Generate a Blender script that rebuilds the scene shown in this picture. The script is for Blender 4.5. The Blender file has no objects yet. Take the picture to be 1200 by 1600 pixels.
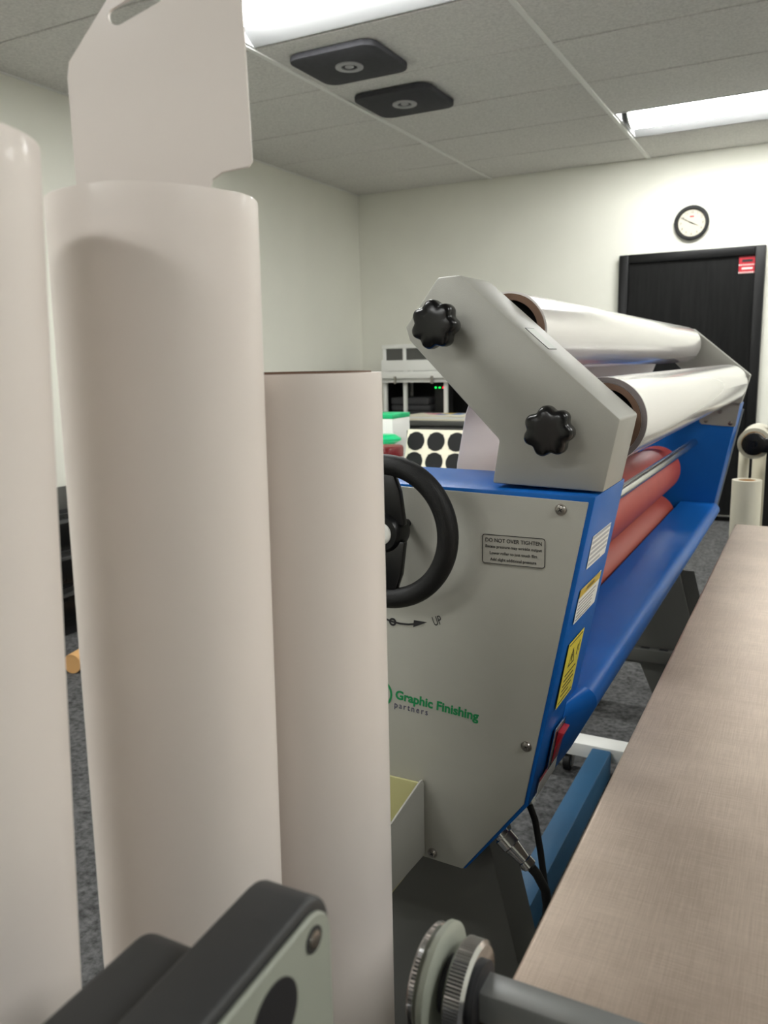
import bpy, bmesh, math, random
from mathutils import Vector, Matrix, Euler
random.seed(7)
C = bpy.context.scene.collection
H = 1.22            # eye height above the floor: shapes below are written relative to eye level

# ------------------------------------------------------------------ camera
cd = bpy.data.cameras.new('camera')
cam = bpy.data.objects.new('camera', cd); C.objects.link(cam)
bpy.context.scene.camera = cam
yaw, pitch, roll = -0.48379, 0.17892, -0.02028
fwd = Vector((math.sin(yaw)*math.cos(pitch), math.cos(yaw)*math.cos(pitch), -math.sin(pitch)))
rgt = Vector((math.cos(yaw), -math.sin(yaw), 0)); up = rgt.cross(fwd)
r2 = math.cos(roll)*rgt + math.sin(roll)*up
u2 = -math.sin(roll)*rgt + math.cos(roll)*up
M = Matrix((r2, u2, -fwd)).transposed().to_4x4(); M.translation = (0, 0, H)
cam.matrix_world = M
cd.sensor_fit = 'VERTICAL'; cd.sensor_height = 36; cd.sensor_width = 27
cd.lens = 1280/1600*36
cd.clip_start = 0.02
cd.dof.use_dof = True; cd.dof.focus_distance = 1.08; cd.dof.aperture_fstop = 10

# ------------------------------------------------------------------ world, exposure
w = bpy.data.worlds.new('world'); bpy.context.scene.world = w; w.use_nodes = True
w.node_tree.nodes['Background'].inputs[0].default_value = (0.8, 0.85, 0.9, 1)
w.node_tree.nodes['Background'].inputs[1].default_value = 0.1
vs = bpy.context.scene.view_settings
vs.view_transform = 'Standard'; vs.look = 'None'; vs.gamma = 1; vs.use_curve_mapping = False
vs.exposure = 2.28
LAMP = 9.0          # radiance of the fluorescent diffusers
TROFFERS = [(-1.815, 3.08), (-0.585, 5.64), (-1.815, 0.52), (1.875, 0.52), (1.875, 3.08), (1.875, 5.64), (-0.585, -2.68), (-1.815, -3.32)]

# ------------------------------------------------------------------ materials
def lin(c):
    return tuple(((v/255)/12.92 if v/255 <= .04045 else ((v/255+.055)/1.055)**2.4) for v in c)

def mat(name, rgb, rough=.5, metal=0., var=0., vscale=8., bump=0., bscale=200., spec=.5, coat=0., stretch=None, emit=None, rvar=0.):
    m = bpy.data.materials.new(name); m.use_nodes = True
    nt = m.node_tree; b = nt.nodes['Principled BSDF']; L = nt.links.new
    col = (*lin(rgb), 1)
    b.inputs['Base Color'].default_value = col
    b.inputs['Roughness'].default_value = rough
    b.inputs['Metallic'].default_value = metal
    b.inputs['Specular IOR Level'].default_value = spec
    b.inputs['Coat Weight'].default_value = coat
    b.inputs['Coat Roughness'].default_value = .12
    tc = nt.nodes.new('ShaderNodeTexCoord'); mp = nt.nodes.new('ShaderNodeMapping')
    L(tc.outputs['Object'], mp.inputs[0])
    if stretch: mp.inputs['Scale'].default_value = stretch
    n = nt.nodes.new('ShaderNodeTexNoise'); n.inputs['Scale'].default_value = vscale; n.inputs['Detail'].default_value = 6
    L(mp.outputs[0], n.inputs['Vector'])
    if var:
        r = nt.nodes.new('ShaderNodeValToRGB')
        lo = [max(0, c*(1-var)) for c in col[:3]]; hi = [min(1, c*(1+var)) for c in col[:3]]
        r.color_ramp.elements[0].position = .3; r.color_ramp.elements[1].position = .7
        r.color_ramp.elements[0].color = (*lo, 1); r.color_ramp.elements[1].color = (*hi, 1)
        L(n.outputs['Fac'], r.inputs[0]); L(r.outputs[0], b.inputs['Base Color'])
    if rvar:
        mr = nt.nodes.new('ShaderNodeMapRange')
        mr.inputs['To Min'].default_value = max(.02, rough-rvar); mr.inputs['To Max'].default_value = rough+rvar
        mr.inputs['From Min'].default_value = .3; mr.inputs['From Max'].default_value = .7
        L(n.outputs['Fac'], mr.inputs[0]); L(mr.outputs[0], b.inputs['Roughness'])
    if bump:
        n2 = nt.nodes.new('ShaderNodeTexNoise'); n2.inputs['Scale'].default_value = bscale; n2.inputs['Detail'].default_value = 4
        L(mp.outputs[0], n2.inputs['Vector'])
        bp = nt.nodes.new('ShaderNodeBump'); bp.inputs['Strength'].default_value = bump; bp.inputs['Distance'].default_value = .002
        L(n2.outputs['Fac'], bp.inputs['Height']); L(bp.outputs[0], b.inputs['Normal'])
    if emit:
        b.inputs['Emission Color'].default_value = (*lin(rgb), 1); b.inputs['Emission Strength'].default_value = emit
    return m

m_wall = mat('painted_wall', (228, 227, 216), .75, var=.02, vscale=3, bump=.15, bscale=140)
m_ceil = mat('acoustic_tile', (212, 210, 206), .95, var=.13, vscale=80, bump=.7, bscale=120)
m_grid = mat('ceiling_grid', (228, 228, 224), .5)
m_white = mat('white_enamel', (226, 226, 222), .35)
m_refl = mat('lamp_reflector', (172, 173, 174), .45)
m_lens = mat('lamp_diffuser', (252, 253, 250), .4, emit=LAMP)
m_foam = mat('charcoal_foam', (58, 58, 62), .9, var=.12, vscale=30, bump=.5, bscale=250)
m_ring = mat('pale_ring', (170, 170, 172), .6)
m_carpet = mat('carpet', (82, 82, 82), .98, var=.55, vscale=65, bump=1., bscale=260, spec=.1)
m_black = mat('black_plastic', (9, 9, 10), .32, spec=.4, rvar=.05, vscale=20)
m_knob = mat('glossy_black_plastic', (6, 6, 7), .24, spec=.4)
m_softblk = mat('matte_black', (13, 13, 14), .55, spec=.35, bump=.2, bscale=600)
m_door = mat('black_wood_grain', (9, 9, 9), .48, spec=.2, var=.9, vscale=5, stretch=(9, 9, .7), bump=.35, bscale=30)
m_doorfr = mat('black_frame_paint', (10, 10, 11), .4, spec=.3)
m_grey = mat('grey_powder_coat', (160, 159, 150), .42, var=.015, vscale=20, bump=.12, bscale=900)
m_grey2 = mat('pale_grey_powder_coat', (156, 155, 147), .45, var=.02, vscale=30, bump=.12, bscale=900)
m_blue = mat('blue_powder_coat', (20, 92, 170), .34, spec=.14, var=.02, vscale=25, bump=.1, bscale=900)
m_teal = mat('teal_blue_paint', (30, 78, 112), .5, var=.06, vscale=15)
m_film = mat('white_vinyl_film', (225, 216, 209), .5, var=.012, vscale=4, coat=.12)
m_filmg = mat('glossy_white_film', (226, 222, 220), .14, coat=.6, bump=.25, bscale=6, stretch=(8, .5, 8))
m_web = mat('white_release_film', (224, 216, 218), .35)
m_core = mat('cardboard_core', (108, 82, 65), .8, var=.1, vscale=30)
m_coreg = mat('grey_core_edge', (120, 112, 112), .6)
m_chrome = mat('chrome', (205, 205, 205), .12, 1.)
m_steelrod = mat('polished_steel', (190, 190, 186), .18, 1.)
m_screw = mat('steel_screw', (150, 146, 140), .28, 1.)
m_red = mat('red_rubber', (172, 72, 60), .5, spec=.3, var=.05, vscale=14, bump=.1, bscale=300)
m_red2 = mat('orange_red_rubber', (158, 64, 46), .55)
m_redp = mat('red_plastic', (176, 22, 40), .3)
m_leg = mat('dark_grey_steel', (78, 78, 75), .5, var=.03, vscale=10)
m_label = mat('label_paper', (226, 226, 220), .5)
m_labgrey = mat('label_on_panel', (164, 162, 153), .5)
m_ink = mat('black_ink', (22, 22, 26), .6)
m_green = mat('green_ink', (0, 122, 68), .5)
m_navy = mat('navy_ink', (52, 50, 84), .5)
m_yellow = mat('yellow_label', (226, 206, 64), .45)
m_gold = mat('ochre_label', (196, 168, 60), .45)
m_cream = mat('cream_board', (226, 220, 200), .6, var=.02)
m_face = mat('clock_face', (196, 190, 174), .6)
m_greenp = mat('green_plastic', (20, 176, 112), .35)
m_redj = mat('red_jar_plastic', (112, 8, 16), .3)
m_greyplate = mat('grey_green_plate', (150, 154, 142), .45, var=.04, vscale=6)
m_housing = mat('charcoal_plastic', (46, 47, 48), .5, var=.04, vscale=12)
m_olive = mat('olive_grey_paint', (170, 166, 120), .5)
m_rollp = mat('ivory_paper_roll', (226, 220, 200), .6)
m_tan = mat('tan_cardboard', (206, 160, 104), .7)
m_ledg = mat('green_led', (20, 255, 90), .4, emit=.6)
m_ledr = mat('red_led', (255, 30, 40), .4, emit=.6)
m_dark = mat('charcoal_cloth', (52, 52, 54), .8, var=.15, vscale=9, bump=.4, bscale=120)
m_pink = mat('pink_print', (206, 92, 140), .5); m_sky = mat('blue_print', (60, 110, 180), .5); m_yel2 = mat('yellow_print', (222, 190, 80), .5)
m_alu = mat('grey_aluminium', (126, 127, 126), .42, .45)

# brushed sheet steel with crossed scratches
def make_steel():
    m = bpy.data.materials.new('brushed_steel_sheet'); m.use_nodes = True
    nt = m.node_tree; b = nt.nodes['Principled BSDF']; L = nt.links.new
    b.inputs['Metallic'].default_value = .86
    tc = nt.nodes.new('ShaderNodeTexCoord'); facs = []
    for sc, s in (((3, 190, 1), 6), ((150, 3, 1), 6), ((2.2, 3, 1), 2.5)):
        mp = nt.nodes.new('ShaderNodeMapping'); mp.inputs['Scale'].default_value = sc
        n = nt.nodes.new('ShaderNodeTexNoise'); n.inputs['Scale'].default_value = s; n.inputs['Detail'].default_value = 8; n.inputs['Roughness'].default_value = .7
        L(tc.outputs['Object'], mp.inputs[0]); L(mp.outputs[0], n.inputs['Vector']); facs.append(n.outputs['Fac'])
    a = nt.nodes.new('ShaderNodeMath'); a.operation = 'ADD'; L(facs[0], a.inputs[0]); L(facs[1], a.inputs[1])
    a2 = nt.nodes.new('ShaderNodeMath'); a2.operation = 'MULTIPLY_ADD'; L(facs[2], a2.inputs[0]); a2.inputs[1].default_value = 1.1; L(a.outputs[0], a2.inputs[2])
    r = nt.nodes.new('ShaderNodeValToRGB'); r.color_ramp.elements[0].position = .35; r.color_ramp.elements[1].position = .95
    mr0 = nt.nodes.new('ShaderNodeMapRange'); mr0.inputs['From Max'].default_value = 2.15; mr0.inputs['From Min'].default_value = .95
    L(a2.outputs[0], mr0.inputs[0]); L(mr0.outputs[0], r.inputs[0])
    r.color_ramp.elements[0].color = (*lin((182, 166, 152)), 1); r.color_ramp.elements[1].color = (*lin((222, 206, 191)), 1)
    L(r.outputs[0], b.inputs['Base Color'])
    mr = nt.nodes.new('ShaderNodeMapRange'); mr.inputs['To Min'].default_value = .42; mr.inputs['To Max'].default_value = .55
    L(mr0.outputs[0], mr.inputs[0]); L(mr.outputs[0], b.inputs['Roughness'])
    bp = nt.nodes.new('ShaderNodeBump'); bp.inputs['Strength'].default_value = .06; bp.inputs['Distance'].default_value = .001
    L(a.outputs[0], bp.inputs['Height']); L(bp.outputs[0], b.inputs['Normal'])
    return m
m_steel = make_steel()

# ------------------------------------------------------------------ helpers
def bx(bm, x0, x1, y0, y1, z0, z1):
    v = [bm.verts.new((x, y, z)) for x in (x0, x1) for y in (y0, y1) for z in (z0, z1)]
    for f in ((0, 1, 3, 2), (4, 6, 7, 5), (0, 4, 5, 1), (2, 3, 7, 6), (0, 2, 6, 4), (1, 5, 7, 3)):
        bm.faces.new([v[i] for i in f])
    return v

def prism(bm, pts, a0, a1, axis='Y'):
    """closed outline swept from a0 to a1 along an axis; pts are (x,z) for Y, (y,z) for X, (x,y) for Z"""
    def P(p, a):
        return {'Y': (p[0], a, p[1]), 'X': (a, p[0], p[1]), 'Z': (p[0], p[1], a)}[axis]
    A = [bm.verts.new(P(p, a0)) for p in pts]; B = [bm.verts.new(P(p, a1)) for p in pts]
    n = len(pts)
    bm.faces.new(A); bm.faces.new(B[::-1])
    for i in range(n): bm.faces.new((A[i], B[i], B[(i+1) % n], A[(i+1) % n]))

def frame_of(d):
    d = Vector(d).normalized(); t = Vector((0, 0, 1)) if abs(d.z) < .9 else Vector((1, 0, 0))
    a = d.cross(t).normalized(); return a, d.cross(a).normalized(), d

def sweep(bm, pts, rads, seg=20, cap=True):
    """round sections along a polyline"""
    pts = [Vector(p) for p in pts]; rings = []
    if not hasattr(rads, '__len__'): rads = [rads]*len(pts)
    for i, p in enumerate(pts):
        d = pts[min(i+1, len(pts)-1)]-pts[max(i-1, 0)]
        if i == 0: a, b, _ = frame_of(d)
        else:
            d.normalize(); a = (a-d*a.dot(d)).normalized(); b = d.cross(a)
        rings.append([bm.verts.new(p+rads[i]*(math.cos(2*math.pi*k/seg)*a+math.sin(2*math.pi*k/seg)*b)) for k in range(seg)])
    for A, B in zip(rings, rings[1:]):
        for k in range(seg): bm.faces.new((A[k], A[(k+1) % seg], B[(k+1) % seg], B[k]))
    if cap: bm.faces.new(rings[0][::-1]); bm.faces.new(rings[-1])

def lathe(bm, c, axis, prof, seg=40, closed=False):
    """prof: (distance along axis, radius)"""
    a, b, d = frame_of(axis); c = Vector(c); rings = []
    for (t, r) in prof:
        if r < 1e-6: rings.append([bm.verts.new(c+d*t)])
        else: rings.append([bm.verts.new(c+d*t+r*(math.cos(2*math.pi*k/seg)*a+math.sin(2*math.pi*k/seg)*b)) for k in range(seg)])
    pairs = list(zip(rings, rings[1:])) + ([(rings[-1], rings[0])] if closed else [])
    for A, B in pairs:
        for k in range(seg):
            q = [A[k % len(A)], A[(k+1) % len(A)], B[(k+1) % len(B)], B[k % len(B)]]
            q = list(dict.fromkeys(q))
            if len(q) > 2: bm.faces.new(q)
    if not closed:
        if len(rings[0]) > 1: bm.faces.new(rings[0][::-1])
        if len(rings[-1]) > 1: bm.faces.new(rings[-1])

def tube(bm, c, axis, t0, t1, ro, ri, seg=48):
    lathe(bm, c, axis, [(t0, ri), (t0, ro), (t1, ro), (t1, ri)], seg, closed=True)

def bev(bm, off, seg=2, ang=30):
    bmesh.ops.recalc_face_normals(bm, faces=bm.faces)
    e = [e for e in bm.edges if len(e.link_faces) == 2 and e.calc_face_angle(0) > math.radians(ang)]
    bmesh.ops.bevel(bm, geom=e, offset=off, segments=seg, profile=.5, affect='EDGES', clamp_overlap=True)

def worldloc(o):
    p = Vector((0, 0, 0))
    while o: p += o.location; o = o.parent
    return p

def obj(name, bm, m, parent=None, smooth=True, origin=None, raw=False):
    """link a bmesh as one mesh object; its shape is given in eye-level coordinates"""
    me = bpy.data.meshes.new(name)
    bmesh.ops.recalc_face_normals(bm, faces=bm.faces)
    o = bpy.data.objects.new(name, me); C.objects.link(o)
    if parent: o.parent = parent; off = worldloc(parent)
    else:
        if origin is None:
            xs = [v.co for v in bm.verts]
            off = Vector(((min(v.x for v in xs)+max(v.x for v in xs))/2, (min(v.y for v in xs)+max(v.y for v in xs))/2, min(v.z for v in xs)+(0 if raw else H)))
        else: off = Vector((origin[0], origin[1], origin[2]+H))
        o.location = off
    bmesh.ops.translate(bm, verts=bm.verts, vec=Vector((0, 0, H))-off)
    bm.to_mesh(me); bm.free()
    me.materials.append(m)
    if smooth:
        me.shade_smooth()
        try: me.set_sharp_from_angle(angle=math.radians(35))
        except Exception: pass
    return o

def copy_part(o, parent, dloc=(0, 0, 0)):
    c = o.copy(); C.objects.link(c); c.parent = parent; c.location = o.location+Vector(dloc); return c

def tag(o, label, cat, group=None, kind=None):
    o['label'] = label; o['category'] = cat
    if group: o['group'] = group
    if kind: o['kind'] = kind
    return o

def thing(name, loc, label, cat, group=None):
    o = bpy.data.objects.new(name, None); C.objects.link(o); o.empty_display_size = .1
    o.location = (loc[0], loc[1], loc[2]+H)
    return tag(o, label, cat, group)

def struct(o): o['kind'] = 'structure'; return o
NB = bmesh.new

def box_obj(name, m, parent, *b, bevel=0., seg=2):
    bm = NB(); bx(bm, *b)
    if bevel: bev(bm, bevel, seg)
    return obj(name, bm, m, parent)

def rrect(x0, x1, y0, y1, r, n=6):
    pts = []
    for cx, cy, a0 in ((x1-r, y1-r, 0), (x0+r, y1-r, 90), (x0+r, y0+r, 180), (x1-r, y0+r, 270)):
        for k in range(n+1):
            a = math.radians(a0+90*k/n); pts.append((cx+r*math.cos(a), cy+r*math.sin(a)))
    return pts

def text_obj(name, s, size, m, parent, mtx, bold=0., align='LEFT', squash=1., space=1.):
    """lettering laid on a surface as a thin raised mesh; mtx in eye-level coordinates"""
    cu = bpy.data.curves.new(name, 'FONT'); cu.body = s; cu.size = size; cu.extrude = .00015; cu.offset = bold
    cu.align_x = align; cu.space_character = space; cu.resolution_u = 3
    t = bpy.data.objects.new(name, cu); C.objects.link(t)
    dg = bpy.context.evaluated_depsgraph_get()
    me = bpy.data.meshes.new_from_object(t.evaluated_get(dg))
    bpy.data.objects.remove(t); bpy.data.curves.remove(cu)
    off = worldloc(parent)
    me.transform(Matrix.Translation(Vector((0, 0, H))-off) @ mtx @ Matrix.Diagonal((squash, 1, 1, 1)))
    me.materials.clear(); me.materials.append(m)
    o = bpy.data.objects.new(name, me); C.objects.link(o); o.parent = parent
    return o

def basis(o, u, v):
    u = Vector(u).normalized(); v = Vector(v); v = (v-u*v.dot(u)).normalized(); n = u.cross(v)
    m = Matrix((u, v, n)).transposed().to_4x4(); m.translation = Vector(o); return m

def plate(bm, mtx, pts, t):
    """outline pts in the plane of mtx, thickness t along its normal"""
    A = [bm.verts.new(mtx @ Vector((x, y, 0))) for x, y in pts]; B = [bm.verts.new(mtx @ Vector((x, y, t))) for x, y in pts]
    n = len(pts); bm.faces.new(A[::-1]); bm.faces.new(B)
    for i in range(n): bm.faces.new((A[i], A[(i+1) % n], B[(i+1) % n], B[i]))

# ------------------------------------------------------------------ room shell
X0, X1, Y0, Y1, ZF, ZC = -3.66, 3.72, -4.92, 6.60, -H, 1.45
def shell(name, m, *b):
    return struct(box_obj(name, m, None, *b))
shell('floor', m_carpet, X0-.1, X1+.1, Y0-.1, Y1+.1, ZF-.1, ZF)
shell('wall_back', m_wall, X0-.1, X1+.1, Y1, Y1+.1, ZF, ZC+.15)
shell('wall_left', m_wall, X0-.1, X0, Y0, Y1, ZF, ZC+.15)
shell('wall_right', m_wall, X1, X1+.1, Y0, Y1, ZF, ZC+.15)
shell('wall_front', m_wall, X0-.1, X1+.1, Y0-.1, Y0, ZF, ZC+.15)
ceil = shell('ceiling', m_ceil, X0, X1, Y0, Y1, ZC+.13, ZC+.15)
for nm, b in (('baseboard_left', (X0, X0+.012, Y0, Y1, ZF, ZF+.1)), ('baseboard_back', (X0+.012, -1.39, Y1-.012, Y1, ZF, ZF+.1)),
              ('baseboard_back_right', (-.36, X1, Y1-.012, Y1, ZF, ZF+.1))):
    struct(box_obj(nm, m_softblk, None, *b, bevel=.003))
# suspended ceiling: lay-in tiles and tee bars
NX, NY, CW, CL = 6, 18, 1.23, .64
lit = {(int((x-X0)//CW), int((Y1-y)//CL)) for x, y in TROFFERS}
base = None
for i in range(NX):
    for j in range(NY):
        if (i, j) in lit: continue
        cx, cy = X0+CW*(i+.5), Y1-CL*(j+.5)
        if base is None:
            bm = NB(); bx(bm, cx-CW/2+.004, cx+CW/2-.004, cy-CL/2+.0065, cy+CL/2-.0065, ZC+.001, ZC+.018); bev(bm, .003, 1)
            base = obj('ceiling_tile', bm, m_ceil, ceil, smooth=False); bc = (cx, cy)
        else:
            t = copy_part(base, ceil, (cx-bc[0], cy-bc[1], random.uniform(-.0012, .0012)))
            t.rotation_euler = (0, 0, 0)
for i in range(NX+1):
    x = X0+CW*i
    box_obj('tee_bar', m_grid, ceil, max(X0, x-.013), min(X1, x+.013), Y0, Y1, ZC-.006, ZC+.03, bevel=.001, seg=1)
for j in range(NY+1):
    y = Y1-CL*j
    box_obj('cross_tee', m_grid, ceil, X0, X1, max(Y0, y-.008), min(Y1, y+.008), ZC+.012, ZC+.03, bevel=.001, seg=1)

# ------------------------------------------------------------------ fluorescent troffers
def troffer(cx, cy, label):
    t = thing('ceiling_light', (cx, cy, ZC), label, 'ceiling light', 'recessed fluorescent troffers')
    x0, x1, y0, y1 = cx-CW/2+.014, cx+CW/2-.014, cy-CL/2+.010, cy+CL/2-.010
    h = .085
    bm = NB()      # pan with two sloping reflector wings
    sec = [(y0, 0), (y0+.012, 0), (y0+.14, h-.006), (cy-.15, h-.006), (cy+.15, h-.006), (y1-.14, h-.006), (y1-.012, 0), (y1, 0), (y1, h), (y0, h)]
    prism(bm, sec_z(sec), x0, x1, 'X'); obj('reflector', bm, m_refl, t)
    for s in (x0, x1-.012):
        bm = NB(); prism(bm, sec_z([(y0+.012, 0), (y1-.012, 0), (y1-.13, h-.008), (y0+.13, h-.008)]), s, s+.012, 'X'); obj('end_plate', bm, m_refl, t)
    bm = NB()      # bowed diffuser
    n = 12; pts = [(cy-.135*math.cos(math.pi*k/n), .078-.092*math.sin(math.pi*k/n)**.7) for k in range(n+1)]
    prism(bm, sec_z(pts), x0+.05, x1-.05, 'X'); obj('diffuser', bm, m_lens, t)
    for s in (x0+.038, x1-.05):
        bm = NB(); pts = [(cy-.14*math.cos(math.pi*k/n), .079-.095*math.sin(math.pi*k/n)**.7) for k in range(n+1)]
        prism(bm, sec_z(pts), s, s+.012, 'X'); obj('diffuser_end_cap', bm, m_white, t)
def sec_z(p): return [(y, z+ZC) for y, z in p]
TL = ['lit fluorescent ceiling light above the two charcoal squares, cut by the top of the picture', 'lit fluorescent ceiling light near the wall with the clock',
      'lit fluorescent ceiling light above the tall white media rolls', 'lit fluorescent ceiling light over the right side of the steel worktable', 'lit fluorescent ceiling light in the middle of the right half of the room', 'lit fluorescent ceiling light in the back right corner', 'lit fluorescent ceiling light behind the viewer, the nearer one', 'lit fluorescent ceiling light farthest behind the viewer']
for (x, y), l in zip(TROFFERS, TL): troffer(x, y, l)

# ------------------------------------------------------------------ charcoal rounded-square vents under the tiles
def vent(x0, x1, y0, y1, label):
    t = thing('ceiling_vent', ((x0+x1)/2, (y0+y1)/2, ZC-.03), label, 'ceiling vent', 'charcoal squares on the ceiling')
    bm = NB(); prism(bm, rrect(x0, x1, y0, y1, .07), ZC-.030, ZC-.002, 'Z'); bev(bm, .005, 2, 50); obj('pad', bm, m_foam, t)
    cx, cy = (x0+x1)/2, (y0+y1)/2
    bm = NB(); tube(bm, (cx, cy, ZC-.036), (0, 0, 1), 0, .007, .068, .040); obj('ring', bm, m_ring, t)
    bm = NB(); lathe(bm, (cx, cy, ZC-.037), (0, 0, 1), [(0, .012), (.004, .022), (.008, .022)], 24); obj('centre_cap', bm, m_ring, t)
vent(-2.34, -1.87, 3.53, 3.95, 'charcoal rounded square with pale ring, the one nearer the ceiling light')
vent(-2.36, -1.90, 4.19, 4.61, 'charcoal rounded square with pale ring, the one nearer the back wall')

# ------------------------------------------------------------------ door, clock
D = NB(); bx(D, -1.32, -.435, Y1-.03, Y1-.001, ZF+.002, .72); 
door = struct(obj('door_1', D, m_door, None)); door['label'] = 'black wood-grain door'
for b in ((-1.385, -1.315, Y1-.055, Y1-.001, ZF+.001, .77), (-.44, -.372, Y1-.055, Y1-.001, ZF+.001, .77), (-1.315, -.44, Y1-.055, Y1-.001, .705, .77)):
    box_obj('door_frame', m_doorfr, door, *b, bevel=.006)
box_obj('door_sweep', m_steelrod, door, -1.315, -.44, Y1-.062, Y1-.03, ZF+.035, ZF+.05, bevel=.002)
st = box_obj('warning_sticker', m_redp, door, -.545, -.43, Y1-.034, Y1-.03, .585, .70); st['label'] = 'red and white sticker at the top corner of the door'
for k in range(9):
    x = -.545+.0128*k
    box_obj('stripe', m_label, st, x, x+.006, Y1-.0355, Y1-.034, .585, .596)
    box_obj('stripe', m_label, st, x, x+.006, Y1-.0355, Y1-.034, .638, .648)
box_obj('print_line', m_label, st, -.525, -.455, Y1-.0355, Y1-.034, .612, .624)
box_obj('print_line', m_ink, st, -.525, -.455, Y1-.0355, Y1-.034, .662, .680)
bm = NB(); lathe(bm, (-1.255, Y1-.031, -.25), (0, -1, 0), [(0, .03), (.01, .03), (.014, .012), (.04, .012), (.045, .028), (.07, .028), (.075, .02)], 24); obj('door_knob', bm, m_chrome, door)

ck = thing('wall_clock', (-.88, Y1-.02, .845), 'round black-rimmed wall clock with cream face above the black door', 'clock')
cx, cz = -.88, .965
bm = NB(); lathe(bm, (cx, Y1-.001, cz), (0, -1, 0), [(0, .118), (.028, .122), (.036, .116), (.036, .100), (.018, .094), (0, .092)], 64, closed=True); obj('rim', bm, m_softblk, ck)
bm = NB(); lathe(bm, (cx, Y1-.002, cz), (0, -1, 0), [(0, .094), (.014, .094)], 64); obj('face', bm, m_face, ck)
for h in range(1, 13):
    a = math.radians(90-30*h); r = .076
    text_obj('numeral', str(h), .024, m_ink, ck, basis((cx+r*math.cos(a), Y1-.0165, cz+r*math.sin(a)-.008), (1, 0, 0), (0, 0, 1)), align='CENTER')
def hand(ang, ln, wd, y):
    a = math.radians(90-ang); d = Vector((math.cos(a), 0, math.sin(a))); bm = NB()
    plate(bm, basis((cx, y, cz), d, d.cross(Vector((0, 1, 0)))*-1), [(-.018, -wd), (ln, -wd*.5), (ln, wd*.5), (-.018, wd)], .001); return bm
obj('hour_hand', hand(115, .048, .003, Y1-.019), m_ink, ck)
obj('minute_hand', hand(300, .078, .0022, Y1-.021), m_ink, ck)
box_obj('emblem', m_redp, ck, cx-.014, cx+.014, Y1-.0175, Y1-.0165, cz+.04, cz+.05)
bm = NB(); lathe(bm, (cx, Y1-.018, cz), (0, -1, 0), [(0, .005), (.005, .004)], 16); obj('hub', bm, m_ink, ck)

# ------------------------------------------------------------------ cold laminator
lam = thing('roll_laminator', (-.45, 2.0, -H), 'blue and grey roll laminator with handwheel and two white film rolls', 'laminator')
COL = [(-.231, -.166), (-.3125, -.600), (-.4045, -.7215), (-.640, -.7165), (-.690, -.600), (-.690, -.160)]
FX, FZ = .013, .012
def column(y0, y1, dx, dz):
    bm = NB(); prism(bm, [(x+dx, z+dz) for x, z in COL], y0, y1); bev(bm, .0025, 2)
    return obj('end_column', bm, m_blue, lam)
near = column(1.000, 1.175, 0, 0); far = column(2.94, 3.115, FX, FZ)
# grey cover on the near column
bm = NB(); prism(bm, [(-.239, -.173), (-.317, -.596), (-.407, -.719), (-.462, -.717), (-.655, -.717), (-.68, -.60), (-.68, -.161)], .9955, .9995); bev(bm, .0012, 2)
cov = obj('cover_plate', bm, m_grey, near)
bm = NB(); prism(bm, [(-.23+FX, -.18), (-.31+FX, -.59), (-.40+FX, -.70), (-.63+FX, -.70), (-.67+FX, -.16)], 3.1155, 3.12); obj('cover_plate', bm, m_grey, far)
def screw_at(parent, p, axis, r=.0068, m=m_screw):
    bm = NB(); lathe(bm, p, axis, [(0, r*1.25), (.0006, r*1.25), (.0008, r), (.0025, r*.8), (.0034, r*.35), (.0034, 0)], 20)
    o = obj('screw', bm, m, parent)
    return o
for p in ((-.273, -.184), (-.314, -.510), (-.454, -.707), (-.655, -.185), (-.655, -.69)): 
    screw_at(near, (p[0], .9955, p[1]), (0, -1, 0), .0062)
    bm = NB()
    for a in (.5, .5+math.pi/2):
        d = Vector((math.cos(a), 0, math.sin(a)))
        plate(bm, basis((p[0], .9918, p[1]), d, d.cross(Vector((0, 1, 0)))*-1), [(-.003, -.0006), (.003, -.0006), (.003, .0006), (-.003, .0006)], .0003)
    obj('cross_recess', bm, m_ink, near)

# roll brackets
BR = [(-.417, .111), (-.449, .110), (-.497, .048), (-.491, .030), (-.363, -.101), (-.372, -.1585), (-.226, -.163), (-.208, -.072)]
def bracket(y0, y1, dx, dz, pts=BR):
    bm = NB(); prism(bm, [(x+dx, z+dz) for x, z in pts], y0, y1); bev(bm, .003, 2)
    return obj('roll_bracket', bm, m_grey2, lam)
nb = bracket(1.018, 1.128, 0, 0); fb = bracket(2.925, 2.975, FX, FZ, [(-.384, .0815), (-.449, .080), (-.497, .036), (-.491, .025), (-.363, -.101), (-.372, -.1585), (-.226, -.163), (-.203, -.071)])
bm = NB(); tp = basis((-.337, 1.055, .0423), (-.083, 0, .0745), (.06, 1, .02))   # small sticker on the sloping top edge
s0 = Vector((-.417, 0, .111)); s1 = Vector((-.208, 0, -.072)); sd = (s1-s0).normalized()
mtx = basis(s0+Vector((0, 1.045, 0))+sd*.105, sd, (0, 1, 0))
if mtx.col[2].z < 0: mtx = basis(s0+Vector((0, 1.085, 0))+sd*.105, sd, (0, -1, 0))
plate(bm, mtx, [(0, .0), (.042, .0), (.042, .036), (0, .036)], .0006); o = obj('blank_sticker', bm, m_greyplate, nb)
bm = NB()
for a, b in (((0, -.0005), (.042, .0008)), ):
    plate(bm, mtx, [(0, -.0008), (.042, -.0008), (.042, .0004), (0, .0004)], .0007)
plate(bm, mtx, [(0, -.0008), (.001, -.0008), (.001, .036), (0, .036)], .0007); plate(bm, mtx, [(.0412, -.0008), (.042, -.0008), (.042, .036), (.0412, .036)], .0007)
obj('sticker_border', bm, m_ink, nb)
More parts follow.
